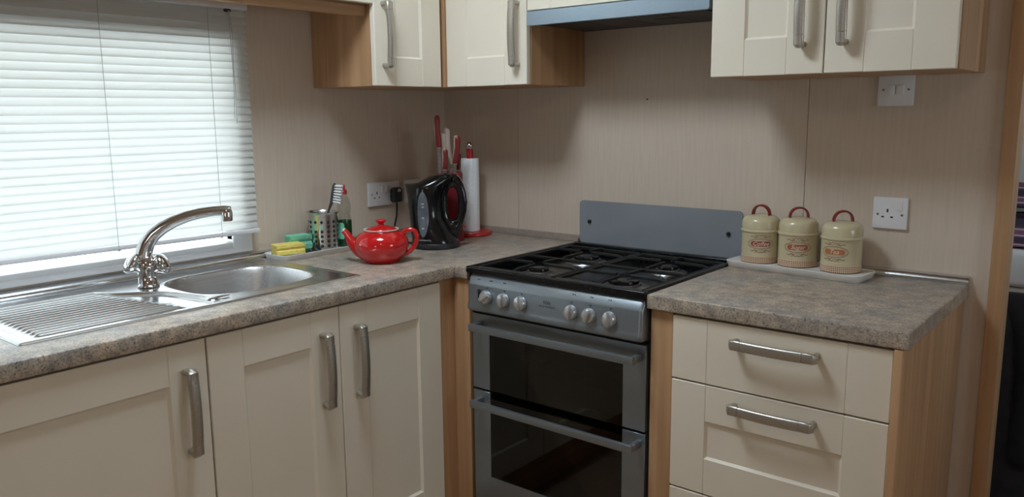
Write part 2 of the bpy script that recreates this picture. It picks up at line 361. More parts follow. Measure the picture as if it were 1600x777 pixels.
# ------------------------------------------------------------------ base cabinets along the window wall
ZD1 = .857; ZD0 = .155
def base_left(y0, y1, doors, label):
    c = root('base_cabinet', (.3, (y0+y1)/2, 0), label, 'cabinet', 'cream base cabinets under the sink worktop')
    b = MB(); x1 = .559
    b.box(.03, x1, y0+.001, y0+.017, .15, .862); b.box(.03, x1, y1-.017, y1-.001, .15, .862); b.box(.03, x1, y0+.017, y1-.017, .15, .166); b.box(.03, .04, y0+.017, y1-.017, .166, .70)
    b.build('carcass', 'oak_y', c)
    MB().box(.50, .515, y0, y1, 0, .149).build('plinth', 'oak_y', c)
    for d0, d1, hu in doors:
        front(c, 'door', faceX(.58, d0, ZD0), d1-d0, ZD1-ZD0, True, .0885, (hu-d0, .548, True))
    return c
base_left(-1.98, -1.3795, [(-1.978, -1.3812, -1.432)], 'cream single-door base cabinet below the sink drainer, at lower left')
base_left(-1.3785, -.639, [(-1.3768, -1.0112, -1.066), (-1.0086, -.6405, -.957)], 'cream two-door base cabinet below the sink bowl, handles side by side')
base_left(-2.60, -1.981, [(-2.598, -1.983, -2.04)], 'cream base cabinet at the far end of the sink run, left of the drainer')
cpst = root('corner_post', (.57, -.6, 0), 'oak corner post between the two-door cabinet and the cooker', 'post')
MB().box(.54, .573, -.638, -.562, 0, .862, .001).build('side_strip', 'oak', cpst)
MB().box(.5735, .634, -.576, -.562, 0, .862, .001).build('front_strip', 'oak', cpst)

# ------------------------------------------------------------------ drawer unit right of the cooker
du = root('drawer_unit', (1.53, -.3, 0), 'cream drawer unit with oak end panel, right of the cooker', 'cabinet')
b = MB(); b.box(1.28, 1.797, -.555, -.02, .15, .166); b.box(1.28, 1.296, -.555, -.02, .166, .862); b.box(1.296, 1.797, -.04, -.03, .166, .862)
b.build('carcass', 'oak', du)
MB().box(1.7985, 1.815, -.588, -.012, 0, .862, .001).build('end_panel', 'oak', du)
MB().box(1.236, 1.2955, -.572, -.545, 0, .862, .001).build('filler_panel', 'oak', du)
MB().box(1.297, 1.797, -.515, -.50, 0, .149).build('plinth', 'oak', du)
for k, (z0, z1, rc) in enumerate(((.7025, .857, False), (.4245, .6985, True), (.155, .4205, True))):
    front(du, 'drawer', faceY(-.578, 1.2985, z0), .4975, z1-z0, rc, .090, (.2545, (.818, .664, .384)[k]-z0, False))

# ------------------------------------------------------------------ worktops
def worktop(name, rects, holes, label):
    """L shaped slab from rectangles with holes; post-formed top edge"""
    X = sorted({q for r in rects+holes for q in r[:2]}); Y = sorted({q for r in rects+holes for q in r[2:]})
    bm = bmesh.new(); vd = {}
    def vert(x, y):
        if (x, y) not in vd: vd[(x, y)] = bm.verts.new((x, y, .9))
        return vd[(x, y)]
    for i in range(len(X)-1):
        for j in range(len(Y)-1):
            cx, cy = (X[i]+X[i+1])/2, (Y[j]+Y[j+1])/2
            if any(r[0] < cx < r[1] and r[2] < cy < r[3] for r in rects) and not any(r[0] < cx < r[1] and r[2] < cy < r[3] for r in holes):
                bm.faces.new([vert(X[i], Y[j]), vert(X[i+1], Y[j]), vert(X[i+1], Y[j+1]), vert(X[i], Y[j+1])])
    rim = [e for e in bm.edges if len(e.link_faces) == 1]
    ex = bmesh.ops.extrude_face_region(bm, geom=bm.faces[:]); 
    for v_ in [g for g in ex['geom'] if isinstance(g, bmesh.types.BMVert)]: v_.co.z -= .0365
    bmesh.ops.recalc_face_normals(bm, faces=bm.faces)
    bm.normal_update()
    ed = [e for e in bm.edges if len(e.link_faces) == 2 and e.calc_face_angle(0) > 1 and all(abs(v_.co.z-.9) < 1e-5 or abs(v_.co.z-.8635) < 1e-5 for v_ in e.verts) and abs(e.verts[0].co.z-e.verts[1].co.z) < 1e-5]
    bmesh.ops.bevel(bm, geom=ed, offset=.0035, segments=3, profile=.5, affect='EDGES')
    o = MB().bm(bm).build(name, 'worktop', None, 35)
    return tag(o, label, 'worktop', 'mottled laminate worktops')
worktop('worktop', [(0, .59, -2.6, 0), (.59, .636, -.586, 0)], [(.075, .465, -1.70, -.875)], 'mottled grey-brown laminate worktop running round the corner, with the sink set in')
worktop('worktop', [(1.231, 1.824, -.586, 0)], [], 'mottled grey-brown laminate worktop with the storage tins, right of the cooker')
def bead(name, pts, mat):
    pr = [(0, 0), (.020, 0), (.0205, .004), (.018, .010), (.013, .016), (.007, .0205), (0, .0215)]
    m = MB(); rings = []
    (x0, y0), (x1, y1) = pts
    for (x, y) in pts:
        rings.append([((x+a, y, .9+h) if abs(x1-x0) < 1e-6 else (x, y-a, .9+h)) for a, h in pr])
    return struct(m.loft(rings).build(name, mat, None, 60))
bead('trim_3', ((.0, -2.6), (.0, 0)), 'aluminium')
bead('trim_4', ((.021, 0), (.634, 0)), 'bead_brown')
bead('trim_5', ((1.236, 0), (1.824, 0)), 'aluminium')

# ------------------------------------------------------------------ sink: pressed steel sheet
sk = root('sink', (.26, -1.29, .9), 'stainless steel inset sink with ribbed drainer, under the window', 'sink')
def sm(a, b_, x): t_ = min(1, max(0, (x-a)/(b_-a))); return t_*t_*(3-2*t_)
SX0, SX1, SY0, SY1 = .030, .487, -1.7186, -.8545
def sinkz(x, y):
    e = min(x-SX0, SX1-x, y-SY0, SY1-y)
    z = .9005 + .0035*sm(0, .006, e) - .0012*sm(.012, .02, e)
    # bowl
    u, v = abs((x-.268)/.157), abs((y+1.088)/.180); d = (u**3.2+v**3.2)**(1/3.2)
    if d < 1.08: z += .0012*sm(1.08, 1.03, d) 
    if d < 1: z = z*(1-sm(1, .70, d)) + (.755)*sm(1, .70, d) if d > .70 else .755
    # drainer: sunk field whose inner end sweeps towards the bowl front
    yr = -1.312 + .055*sm(.12, .44, x) - .10*sm(.26, .10, x)
    f = min(x-.115, .462-x, y+1.695, yr-y)
    if f > 0:
        z -= .0065*sm(0, .012, f)
        yb = -1.405 + .075*(x-.12)/.33
        g = sm(0, .02, yb-y)*sm(0, .02, y+1.675)*sm(.132, .137, x)*sm(.447, .442, x)
        z += g*.0030*(1+math.cos(2*PI*(x-.1445)/.0232))
        if yb < y: z -= .002*sm(0, .015, min(f, y-yb))
    return z
nx, ny = 176, 288; m = MB()
vs = [(SX0+(SX1-SX0)*i/nx, SY0+(SY1-SY0)*j/ny) for j in range(ny+1) for i in range(nx+1)]
P3 = [(x, y, sinkz(x, y)) for x, y in vs]
def in_bowl(k): return (abs((vs[k][0]-.268)/.157)**3.2 + abs((vs[k][1]+1.088)/.180)**3.2) < .93
quads = [(j*(nx+1)+i, j*(nx+1)+i+1, (j+1)*(nx+1)+i+1, (j+1)*(nx+1)+i) for j in range(ny) for i in range(nx)]
for nm, mt, sel in (('drainer_deck', 'steel', False), ('bowl', 'steel_satin', True)):
    fs = [q for q in quads if all(in_bowl(k) for k in q) == sel]; used = sorted({k for q in fs for k in q}); ix = {k: n for n, k in enumerate(used)}
    m = MB(); m.add([P3[k] for k in used], [tuple(ix[k] for k in q) for q in fs]); m.build(nm, mt, sk, 180)
m = MB(); m.lathe([(.0, .0), (.012, 0), (.014, .003), (.010, .006), (.0, .007)], (.432, -1.272, .9025), 20)
m.tube([(.432, -1.272, .906), (.431, -1.25, .9065), (.430, -1.225, .906)], [.007, .006, .004], 8, (.5, 1)); m.build('overflow_control', 'chrome', sk)
m = MB().lathe([(.045, 0), (.043, .003), (.02, .002), (.004, .0015)], (.268, -1.088, .756), 24); m.build('waste_strainer', 'chrome', sk)
mapped(text_geo('Leisure', .022, .3), lambda u, v, w: (.355-v, -1.337+u*.8+.0, .8965)).build('stamped_lettering', 'dark_print', sk, 0)

# ------------------------------------------------------------------ mixer tap
TX, TY = .160, -1.290
tp = root('mixer_tap', (TX, TY, .903), 'chrome kitchen mixer tap with curved spout, behind the sink', 'tap')
MB().lathe([(.027, 0), (.027, .004), (.0235, .008), (.022, .03), (.024, .045), (.026, .058), (.022, .072), (.016, .08)], (TX, TY, .9046), 28).build('body', 'chrome', tp)
EX, EY = .300, -1.133
def spt(s_, z, side=0): return (TX+(EX-TX)*s_, TY+(EY-TY)*s_, z)
path = [spt(-.03, .945), spt(-.035, .972), spt(-.02, .995), spt(.03, 1.020), spt(.11, 1.041), spt(.22, 1.058), spt(.36, 1.073), spt(.52, 1.085), spt(.68, 1.0925), spt(.84, 1.0965), spt(.96, 1.097), spt(1.03, 1.0955)]
MB().tube(path, [.021, .0215, .021, .0200, .0188, .0175, .0162, .015, .014, .0132, .013, .0125], 20, (1, .95)).build('spout', 'chrome', tp)
MB().lathe([(.0125, .004), (.0145, -.004), (.014, -.024), (.011, -.026)], spt(.985, 1.0945), 20, None).build('aerator', 'chrome', tp)
for ax, off in ((-R2*.62 - B2*.42 + Vector((0, 0, .50)), .012), (R2*.86 + B2*.15 + Vector((0, 0, .42)), .012)):
    ax = ax.normalized(); c = Vector((TX, TY, .944)) + ax*off
    MB().lathe([(.014, 0), (.0145, .010), (.0175, .015), (.0225, .020), (.0265, .027), (.0282, .032), (.0276, .0355), (.022, .041), (.012, .0445), (.0, .0455)], c, 28, tuple(ax)).build('tap_handle', 'chrome', tp, 60)

# ------------------------------------------------------------------ cooker
ck = root('gas_cooker', (.935, -.3, 0), 'silver gas cooker with black hob and two glass oven doors', 'cooker')
x0, x1 = .646, 1.229; yf = -.578
b = MB()
b.box(x0, x0+.02, -.545, -.04, .03, .868); b.box(x1-.02, x1, -.545, -.04, .03, .868); b.box(x0+.02, x1-.02, -.05, -.04, .03, .868)
for z0_, z1_ in ((.03, .14), (.505, .552), (.772, .866)): b.box(x0+.02, x1-.02, -.545, -.05, z0_, z1_)
b.box(x0+.02, .70, -.545, -.05, .14, .772); b.box(1.175, x1-.02, -.545, -.05, .14, .772)
b.build('body', 'cavity_black', ck)
for fx in (.68, 1.19):
    for fy in (-.5, -.1): MB().lathe([(.018, 0), (.018, .03)], (fx, fy, 0), 12).build('foot', 'black_matt', ck)
# hob: lipped black tray with a sunk floor
h = MB(); hx0, hx1, hy0, hy1 = .6385, 1.2295, -.594, -.026
h.box(hx0+.012, hx1-.012, hy0+.018, hy1-.012, .868, .874)
for a, b_, c, d in ((hx0, hx1, hy0, hy0+.016), (hx0, hx1, hy1-.03, hy1), (hx0, hx0+.016, hy0+.016, hy1-.03), (hx1-.016, hx1, hy0+.016, hy1-.03)): h.box(a, b_, c, d, .886 if d < -.5 else .868, .9055, .004, 3)
h.box(hx0+.012, hx1-.012, -.578, -.574, .874, .888)
h.box(hx0+.016, hx1-.016, hy1-.075, hy1-.03, .874, .894, .003)
hob = h.build('hob_tray', 'enamel_black', ck)
for a in (.70, .845, .99, 1.10): MB().box(a, a+.085, -.092, -.078, .8935, .8962, .001).build('vent_slot', 'gap_dark', hob)
BP = [(.792, -.445, .030), (.792, -.20, .040), (1.078, -.445, .043), (1.078, -.20, .030)]
for bx_, by_, r_ in BP:
    bn = MB().lathe([(r_+.028, 0), (r_+.026, .003), (r_+.010, .004), (r_+.006, .006), (r_+.004, .012), (r_, .013)], (bx_, by_, .874), 28).build('burner', 'burner_metal', ck)
    MB().lathe([(r_-.002, 0), (r_, .002), (r_-.001, .007), (r_-.006, .009), (0, .0092)], (bx_, by_, .887), 28).build('burner_cap', 'enamel_black', bn)
def support(xa, xb, bs):
    m = MB(); zt = .906; ya, yb = -.565, -.105; r_ = .0052
    P = [(xa, ya), (xb, ya), (xb, yb), (xa, yb)]
    for i in range(4): m.tube([(*P[i], zt-.006), (*P[(i+1) % 4], zt-.006)], r_, 6)
    ym = (ya+yb)/2; m.tube([(xa, ym, zt-.004), (xb, ym, zt-.004)], r_, 6)
    for px_, py_ in P: m.tube([(px_, py_, zt-.006), (px_, py_, .873)], r_, 6)
    for (cx_, cy_) in bs:
        for ex, ey in ((xa, cy_), (xb, cy_), (cx_, ya if cy_ < ym else yb), (cx_, ym)):
            d = Vector((cx_-ex, cy_-ey, 0)); L_ = d.length; d.normalize()
            q = Vector((ex, ey, 0)) + d*(L_-.022)
            m.tube([(ex, ey, zt-.005), (ex+d.x*.02, ey+d.y*.02, zt), (q.x, q.y, zt+.001)], r_*.95, 6)
    return m.build('pan_support', 'iron_black', ck, 50)
support(.664, .926, [(.792, -.445), (.792, -.20)]); support(.942, 1.206, [(1.078, -.445), (1.078, -.20)])
# control panel: profile (y,z) swept along x, ends rounded
pr = [(-.5795, .868), (-.5795, .8845), (-.583, .8855), (-.5865, .8825), (-.5995, .860), (-.6015, .855), (-.6025, .806), (-.6050, .798), (-.6075, .791), (-.6055, .783), (-.598, .778), (-.545, .777), (-.545, .868)]
m = MB(); rings = []
for xx, k in ((.650, .75), (.6515, .88), (.655, .96), (.662, 1), (1.215, 1), (1.222, .96), (1.2255, .88), (1.227, .75)):
    rings.append([(xx, -.56 + (y+.56)*(k if y < -.56 else 1), .827 + (z-.827)*(1-.25*(1-k))) for y, z in pr])
pan = m.loft(rings).build('control_panel', 'cooker_silver', ck, 40)
MB().box(.6935, .7045, -.6048, -.603, .812, .846, .0008).build('ignition_button', 'black_matt', pan)
MB().lathe([(.004, 0), (.0035, .003), (0, .0035)], (.699, -.6045, .838), 12, (0, -1, 0)).build('button', 'black_matt', pan)
for i, (kx, ang) in enumerate(((.7255, -55), (.7895, 0), (.8505, 8), (1.018, -3), (1.0745, -16), (1.136, 4))):
    c = Vector((kx, -.6035, .8265)); k = MB()
    k.lathe([(.0195, 0), (.0198, .004), (.0185, .009), (.0165, .0125), (.0, .0135)], c, 28, (0, -1, 0))
    a = math.radians(ang); U = Vector((math.cos(a), 0, math.sin(a))); V = Vector((-math.sin(a), 0, math.cos(a)))
    prof = []
    for vv, hw, ht in ((-.0185, .0045, .017), (-.012, .006, .0225), (.0, .0066, .0245), (.012, .006, .0235), (.0185, .0042, .0185)):
        prof.append([c+V*vv+U*q*hw+Vector((0, -1, 0))*hh for q, hh in ((-1.25, .008), (-1, ht-.002), (-.6, ht), (.6, ht), (1, ht-.002), (1.25, .008))])
    k.loft(prof); k.build('knob', 'knob_silver', ck, 35)
    MB().box(kx+.0015, kx+.0035, -.6045, -.6025, .8505, .8545).build('pointer_mark', 'dark_print', pan)
for mx_ in (.69, .735, .785, 1.02, 1.075, 1.13):
    q = MB()
    for dx in (-.003, .003): q.box(mx_+dx-.001, mx_+dx+.001, -.594, -.5915, .870, .8735)
    q.build('printed_symbol', 'dark_print', pan)
mapped(text_geo('NW', .013), lambda u, v, w: (.9385+u, -.6042, .8395+v)).build('lettering', 'dark_print', pan, 0)
mapped(text_geo('NEW WORLD', .0072), lambda u, v, w: (.9385+u*1.2, -.6042, .829+v)).build('lettering', 'dark_print', pan, 0)
def oven_door(z0, z1, wz0, wz1, hz, label):
    d = MB(); a, b_ = .7115, 1.1605; yb = -.547
    for q in ((x0+.002, a, z0, z1), (b_, x1-.002, z0, z1)): d.box(q[0], q[1], yf, yb, q[2], q[3], .0006, 1)
    if wz0 > z0+.01: d.box(a, b_, yf, yb, z0, wz0)
    if wz1 < z1-.01: d.box(a, b_, yf, yb, wz1, z1)
    o = d.build('oven_door', 'cooker_silver', ck, 40, label)
    MB().box(a-.001, b_+.001, yf+.001, yf+.005, wz0, wz1).build('glass_pane', 'oven_glass', o, 0)
    hm = MB(); hx0_, hx1_ = .674, 1.2165
    hm.box(hx0_, hx1_, -.628, -.616, hz-.0105, hz+.0105, .002)
    for hx in (hx0_, hx1_-.014): hm.box(hx, hx+.014, -.618, yf+.001, hz-.009, hz+.009, .002)
    hm.build('handle', 'cooker_silver', o, 40)
    return o
oven_door(.5405, .766, .5405, .727, .7355, 'upper oven door with dark glass and bar handle')
oven_door(.12, .5335, .272, .5335, .5065, 'lower oven door with dark glass and bar handle')
MB().box(x0+.004, x1-.004, -.57, -.545, .03, .115, .002).build('kick_panel', 'cooker_silver', ck)
for zr in (.335, .425, .61):
    m = MB(); m.tube([(.703, -.53, zr), (1.172, -.53, zr), (1.172, -.08, zr), (.703, -.08, zr), (.703, -.53, zr)], .003, 6)
    for i in range(1, 12): xx = .703+.469*i/12; m.tube([(xx, -.53, zr), (xx, -.08, zr)], .0016, 5)
    m.build('oven_rack', 'rack_chrome', ck, 60)
for xx in (.7015, 1.1735):
    m = MB(); m.tube([(xx, -.50, .19), (xx, -.50, .49)], .002, 5); m.tube([(xx, -.12, .19), (xx, -.12, .49)], .002, 5)
    for zr in (.22, .28, .33, .42, .47): m.tube([(xx, -.50, zr), (xx, -.12, zr)], .002, 5)
    m.tube([(xx, -.50, .57), (xx, -.50, .74)], .002, 5)
    for zr in (.61, .65, .69): m.tube([(xx, -.50, zr), (xx, -.12, zr)], .002, 5)
    m.build('shelf_runner', 'rack_chrome', ck, 60)
# glass lid standing up against the wall
lid = MB().prism(rrect(.6505, 1.2285, .905, 1.0475, .014), lambda u, v, d: (u, d, v), -.026, -.032).build('glass_lid', 'splash_glass', ck, 30)
for sx_ in (.692, 1.187): MB().lathe([(.0062, 0), (.0062, .005), (.004, .008), (0, .0085)], (sx_, -.032, .978), 14, (0, -1, 0)).build('lid_stud', 'black_matt', lid)

# ------------------------------------------------------------------ wall cabinets
ZU0, ZU1 = 1.4245, 2.10; G_U = 'cream wall cabinets'
uc = root('wall_cabinet', (.15, -.15, ZU0), 'cream and oak L-shaped corner wall cabinet above the kettle', 'cabinet', G_U)
b = MB()
b.box(.001, .283, -.611, -.597, ZU0, ZU1, .0008, 1)
b.build('end_panel', 'oak', uc)
b = MB(); b.box(.6325, .646, -.288, -.001, ZU0, ZU1, .0008, 1); b.build('end_panel', 'oak', uc)
for nm, za, zb in (('base_board', ZU0, ZU0+.016), ('top_board', ZU1-.016, ZU1)):
    MB().prism([(.001, -.597), (.283, -.597), (.283, -.288), (.6325, -.288), (.6325, -.001), (.001, -.001)], lambda u, v, d: (u, v, d), za, zb).build(nm, 'oak_y', uc)
MB().box(.2845, .3085, -.3145, -.2885, ZU0, ZU1, .001, 1).build('corner_strip', 'oak', uc)
front(uc, 'door', faceX(.3045, -.6125, ZU0+.0005), .2955-.0125, ZU1-ZU0, True, .086, (.036, .152, True))
front(uc, 'door', faceY(-.3095, .3105, ZU0+.0005), .6445-.3105, ZU1-ZU0, True, .088, (.3005, .152, True))
hc = root('wall_cabinet', (.94, -.15, 1.64), 'short cream wall cabinet above the cooker hood', 'cabinet', G_U)
b = MB(); b.box(.647, 1.236, -.288, -.001, 1.640, 1.655); b.box(.647, .66, -.288, -.001, 1.655, ZU1); b.box(1.223, 1.236, -.288, -.001, 1.655, ZU1); b.build('carcass', 'oak_y', hc)
front(hc, 'door', faceY(-.3095, .6475, 1.641), .589, ZU1-1.641, True, .086, (.2945, .06, False))
rc = root('wall_cabinet', (1.53, -.15, ZU0), 'cream two-door wall cabinet above the light switch, at upper right', 'cabinet', G_U)
MB().box(1.802, 1.8185, -.290, -.001, ZU0, ZU1, .0008, 1).build('end_panel', 'oak', rc)
b = MB(); b.box(1.244, 1.258, -.288, -.001, ZU0, ZU1); b.box(1.258, 1.802, -.288, -.001, ZU0, ZU0+.016); b.box(1.258, 1.802, -.288, -.001, ZU1-.016, ZU1); b.build('carcass', 'oak_y', rc)
front(rc, 'door', faceY(-.3105, 1.2475, ZU0+.0005), .2845, ZU1-ZU0, True, .089, (.2365, .160, True))
front(rc, 'door', faceY(-.3105, 1.5355, ZU0+.0005), .2795, ZU1-ZU0, True, .089, (.0455, .160, True))
oc = root('wall_cabinet', (.15, -1.5, 1.63), 'cream cupboard with oak lower rail above the window blind', 'cabinet', G_U)
MB().box(.245, .268, -2.4, -.6125, 1.631, 1.662, .001, 1).build('lower_rail', 'oak_y', oc)
b = MB(); b.box(.001, .283, -2.4, -.6125, 1.675, 1.69); b.box(.001, .283, -2.4, -2.385, 1.69, ZU1); b.box(.245, .266, -2.385, -.6125, 1.663, 1.675); b.build('carcass', 'oak_y', oc)
for a in (-1.20, -1.79, -2.38): front(oc, 'door', faceX(.3045, a+.002, 1.664), .583, ZU1-1.664, True, .086)

# ------------------------------------------------------------------ cooker hood
hd = root('cooker_hood', (.94, -.15, 1.597), 'slim blue-grey cooker hood between the wall cabinets', 'hood')
MB().prism(rrect(.6505, 1.2405, 1.5965, 1.6375, .006, 4), lambda u, v, d: (u, d, v), -.296, -.3145).build('visor_front', 'hood_silver', hd, 40)
b = MB(); b.box(.662, 1.232, -.296, -.004, 1.6015, 1.636); b.build('body', 'hood_dark', hd)
b = MB(); b.prism([(.70, -.275), (1.215, -.275), (1.215, -.03), (.668, -.03)], lambda u, v, d: (u, v, d), 1.5975, 1.602); ft = b.build('grease_filter', 'hood_dark', hd)
for i in range(1, 4): MB().box(.70+.128*i, .703+.128*i, -.27, -.035, 1.5968, 1.598).build('filter_seam', 'cavity_black', ft)
MB().box(1.02, 1.085, -.20, -.18, 1.596, 1.5985, .001).build('switch_slot', 'black_matt', hd)

# ------------------------------------------------------------------ venetian blind
vb = root('venetian_blind', (.04, -1.5, .985), 'white venetian blind with closed slats, over the sink window', 'blind')
BY0, BY1 = -2.16, -.879
MB().box(.024, .056, BY0, BY1+.002, 1.642, 1.668, .003).build('head_rail', 'white_plastic', vb)
MB().box(.030, .050, -.945, -.928, 1.634, 1.6425, .001).build('cord_lock', 'black_matt', vb)
pitch = .0213; nS = 30; zt0 = 1.6335
def slat_mesh():
    m = MB(); n = 6; a = math.radians(68); R_ = []
    for yy in (BY0, BY1):
        top = []; bot = []
        for i in range(n+1):
            s_ = -1+2*i/n; w = s_*.0125; h = .0022*(1-s_*s_)
            top.append((.04 + math.cos(a)*w*-1 + math.sin(a)*h, yy, math.sin(a)*w + math.cos(a)*h)); h -= .0004
            bot.append((.04 + math.cos(a)*w*-1 + math.sin(a)*h, yy, math.sin(a)*w + math.cos(a)*h))
        R_.append(top + bot[::-1])
    return m.loft(R_)
proto = None
for i in range(nS):
    z = zt0 - pitch*i
    if proto is None:
        g = slat_mesh(); g.v = [(x, y, zz+z) for x, y, zz in g.v]; proto = g.build('slat', 'slat_white', vb, 60)
    else:
        c = proto.copy(); COL.objects.link(c); c.parent = vb; c.location.z = -(pitch*i) + random.uniform(-.0006, .0006); c.rotation_euler.x = random.uniform(-.0012, .0012)
m = MB().box(.026, .054, BY0-.002, BY1+.003, .987, 1.0005, .004); m.v = [(x, y, z+.006*(BY1-y)) for x, y, z in m.v]; m.build('bottom_rail', 'white_plastic', vb)
for cy_ in (-1.308, -1.005, -1.75, -2.05):
    m = MB()
    for dx in (-.0125, .0135): m.tube([(.04+dx, cy_, 1.643), (.04+dx, cy_, .99)], .0007, 5)
    m.build('ladder_cord', 'grey_print', vb)
    MB().sphere((.04, cy_+.006, .986-.006*(cy_+.88)), .005, 10, 8, (1, 1, .7)).build('cord_stop', 'white_plastic', vb)
m = MB()
for k, (dy, zb) in enumerate(((0, 1.332), (.006, 1.318))):
    m.tube([(.055, -.940+dy*.6, 1.637), (.060, -.941+dy, 1.56), (.061, -.940+dy*.4, 1.48), (.061, -.941+dy*.8, 1.40), (.061, -.944+dy, zb)], .0009, 5)
m.build('pull_cord', 'grey_print', vb)

# ------------------------------------------------------------------ sockets and switch
def plate(name, fn, W, H, label, cat, parts, group):
    o = root(name, fn(0, 0, 0), label, cat, group)
    q = MB().box(-W/2, W/2, -H/2, H/2, 0, .009, .002); mapped(q, fn).build('face_plate', 'white_plastic', o)
    for kind, u, v in parts:
        if kind == 'rocker': q = MB().box(u-.006, u+.006, v-.011, v+.011, .008, .0125, .0015); mapped(q, fn).build('rocker', 'white_plastic', o)
        elif kind == 'dolly': q = MB().box(u-.0085, u+.0085, v-.0125, v+.0125, .008, .0135, .0015); mapped(q, fn).build('rocker', 'white_plastic', o)
        elif kind == 'screw':
            q = MB().lathe([(.0032, .0088), (.0032, .0097), (0, .0098)], (u, v, 0), 12); mapped(q, fn).build('screw', 'burner_metal', o)
        elif kind == 'pins':
            q = MB(); q.box(u-.0022, u+.0022, v+.006, v+.015, .0088, .0094); q.box(u-.0145, u-.008, v-.0085, v-.0045, .0088, .0094); q.box(u+.008, u+.0145, v-.0085, v-.0045, .0088, .0094)
            mapped(q, fn).build('pin_hole', 'dark_print', o)
        elif kind == 'line':
            q = MB().box(u-.03, u+.03, v-.001, v+.001, .0088, .0094); mapped(q, fn).build('joint', 'grey_print', o)
    return o
wy = lambda cx_, cz_: (lambda u, v, w: (cx_+u, -w, cz_+v)); wx = lambda cy_, cz_: (lambda u, v, w: (w, cy_+u, cz_+v))
plate('wall_socket', wy(1.626, 1.0685), .086, .084, 'white single socket on the wall right of the storage tins', 'socket', [('pins', -.006, -.004), ('rocker', .024, .018), ('screw', -.030, -.004), ('screw', .030, -.004)], 'white electrical plates')
plate('light_switch', wy(1.6205, 1.3895), .087, .083, 'white double rocker switch just under the right wall cabinet', 'switch', [('dolly', -.0095, 0), ('dolly', .0115, 0), ('screw', -.030, 0), ('screw', .031, 0)], 'white electrical plates')
plate('wall_socket', wx(-.330, 1.0585), .147, .084, 'white double socket with one black plug in it, left of the kettle', 'socket', [('pins', -.036, -.006), ('rocker', -.010, .016), ('rocker', .010, .016), ('pins', .040, -.006), ('screw', -.060, 0), ('screw', .060, 0)], 'white electrical plates')
plate('wall_socket', wx(-.187, 1.0585), .086, .084, 'white wall plate half hidden behind the kettle', 'socket', [('rocker', .022, .016), ('screw', .03, 0), ('screw', -.03, 0)], 'white electrical plates')
pg = root('kettle_plug', (.012, -.287, 1.05), 'black three-pin plug with lead in the left wall socket', 'plug')
MB().box(.0105, .038, -.3095, -.2645, 1.024, 1.078, .010, 3).build('plug_body', 'black_matt', pg)
MB().box(.0375, .0395, -.292, -.278, 1.063, 1.074, .0005).build('plug_label', 'grey_print', pg)
MB().tube([(.025, -.287, 1.026), (.026, -.288, 1.0), (.028, -.293, .975), (.032, -.305, .95), (.04, -.32, .925), (.055, -.335, .909), (.09, -.36, .9045), (.14, -.385, .9045), (.19, -.387, .9045), (.214, -.392, .905)], .0036, 8).build('lead', 'black_matt', pg)
tag(MB().lathe([(.0022, 0), (.0026, .004), (0, .006)], (.8864, 0, 1.378), 8, (0, -1, 0)).build('wall_screw', 'dark_print'), 'tiny dark screw in the wall below the hood', 'screw')

# ------------------------------------------------------------------ teapot
tc_ = Vector((.366, -.668, .9))
tpot = root('teapot', tc_, 'glossy red ceramic teapot on the worktop in front of the kettle', 'teapot')
body = [(.048, .0), (.053, .002), (.055, .006), (.0645, .014), (.0745, .027), (.0800, .041), (.0818, .054), (.0798, .067), (.0735, .079), (.0625, .0885), (.0525, .0925), (.0505, .095), (.051, .0975), (.0485, .0985), (.047, .096)]
MB().lathe(body, tc_, 48).build('body', 'red_glaze', tpot, 60)
tl = tc_ + Vector((0, 0, .0025))
MB().lathe([(.0522, .0940), (.0532, .0952), (.0528, .0972), (.0495, .0975), (.047, .0955)], tl, 48, None, False, False).build('rim', 'glaze_white', tpot, 60)
ld = MB().lathe([(.046, .0955), (.0455, .0975), (.038, .1015), (.024, .1055), (.012, .1075), (.0085, .110), (.0075, .113), (.0105, .1165), (.0150, .1195), (.0158, .1225), (.013, .1255), (.006, .127), (.0, .1272)], tl, 40).build('lid', 'red_glaze', tpot, 60)
def L(u, z, w=0): return tc_ + R2*u + B2*w + Vector((0, 0, z))
MB().tube([L(-.050, .030), L(-.066, .036), L(-.082, .048), L(-.092, .062), L(-.0985, .076), L(-.106, .088), L(-.1135, .0955)], [.026, .0225, .0175, .0140, .0115, .0098, .0092], 20).build('spout', 'red_glaze', tpot, 60)
MB().tube([L(-.1125, .0948), L(-.1148, .0966)], [.0093, .0085], 20).build('spout_lip', 'glaze_white', tpot, 60)
MB().tube([L(.060, .080), L(.074, .093), L(.089, .0975), L(.1015, .092), L(.107, .078), L(.105, .060), L(.096, .042), L(.083, .029), L(.068, .022)], [.0085, .0078, .0072, .007, .007, .007, .0068, .0068, .0075], 14).build('handle', 'red_glaze', tpot, 60)

# ------------------------------------------------------------------ kettle
kc = Vector((.302, -.372, .9))
kt = root('kettle', kc, 'glossy black jug kettle with water gauge in the corner', 'kettle')
def K(u, z, w=0): return kc + R2*u + B2*w + Vector((0, 0, z))
MB().lathe([(.078, 0), (.081, .002), (.081, .016), (.079, .019)], kc, 40).build('power_base', 'black_matt', kt)
sec = [(.0195, -.0795, .0775), (.03, -.080, .074), (.06, -.082, .055), (.10, -.085, .034), (.14, -.088, .031), (.175, -.091, .034), (.195, -.095, .042), (.205, -.0985, .046)]
rings = []; n = 40
for z, l, r_ in sec:
    c = (l+r_)/2; a = (r_-l)/2; dpt = min(a, .074-.02*max(0, z-.1)/.1*.6); rg = []
    for i in range(n):
        t_ = 2*PI*i/n; u = math.cos(t_); v = math.sin(t_)
        wv = dpt*v
        if z > .17 and u < -.3: wv *= 1 - .55*min(1, (z-.17)/.035)*((-u-.3)/.7)**1.2      # pinch towards the pouring lip
        rg.append(K(c+a*u, z + (.012*max(0, -u-.5) if z > .2 else 0), wv))
    rings.append(rg)
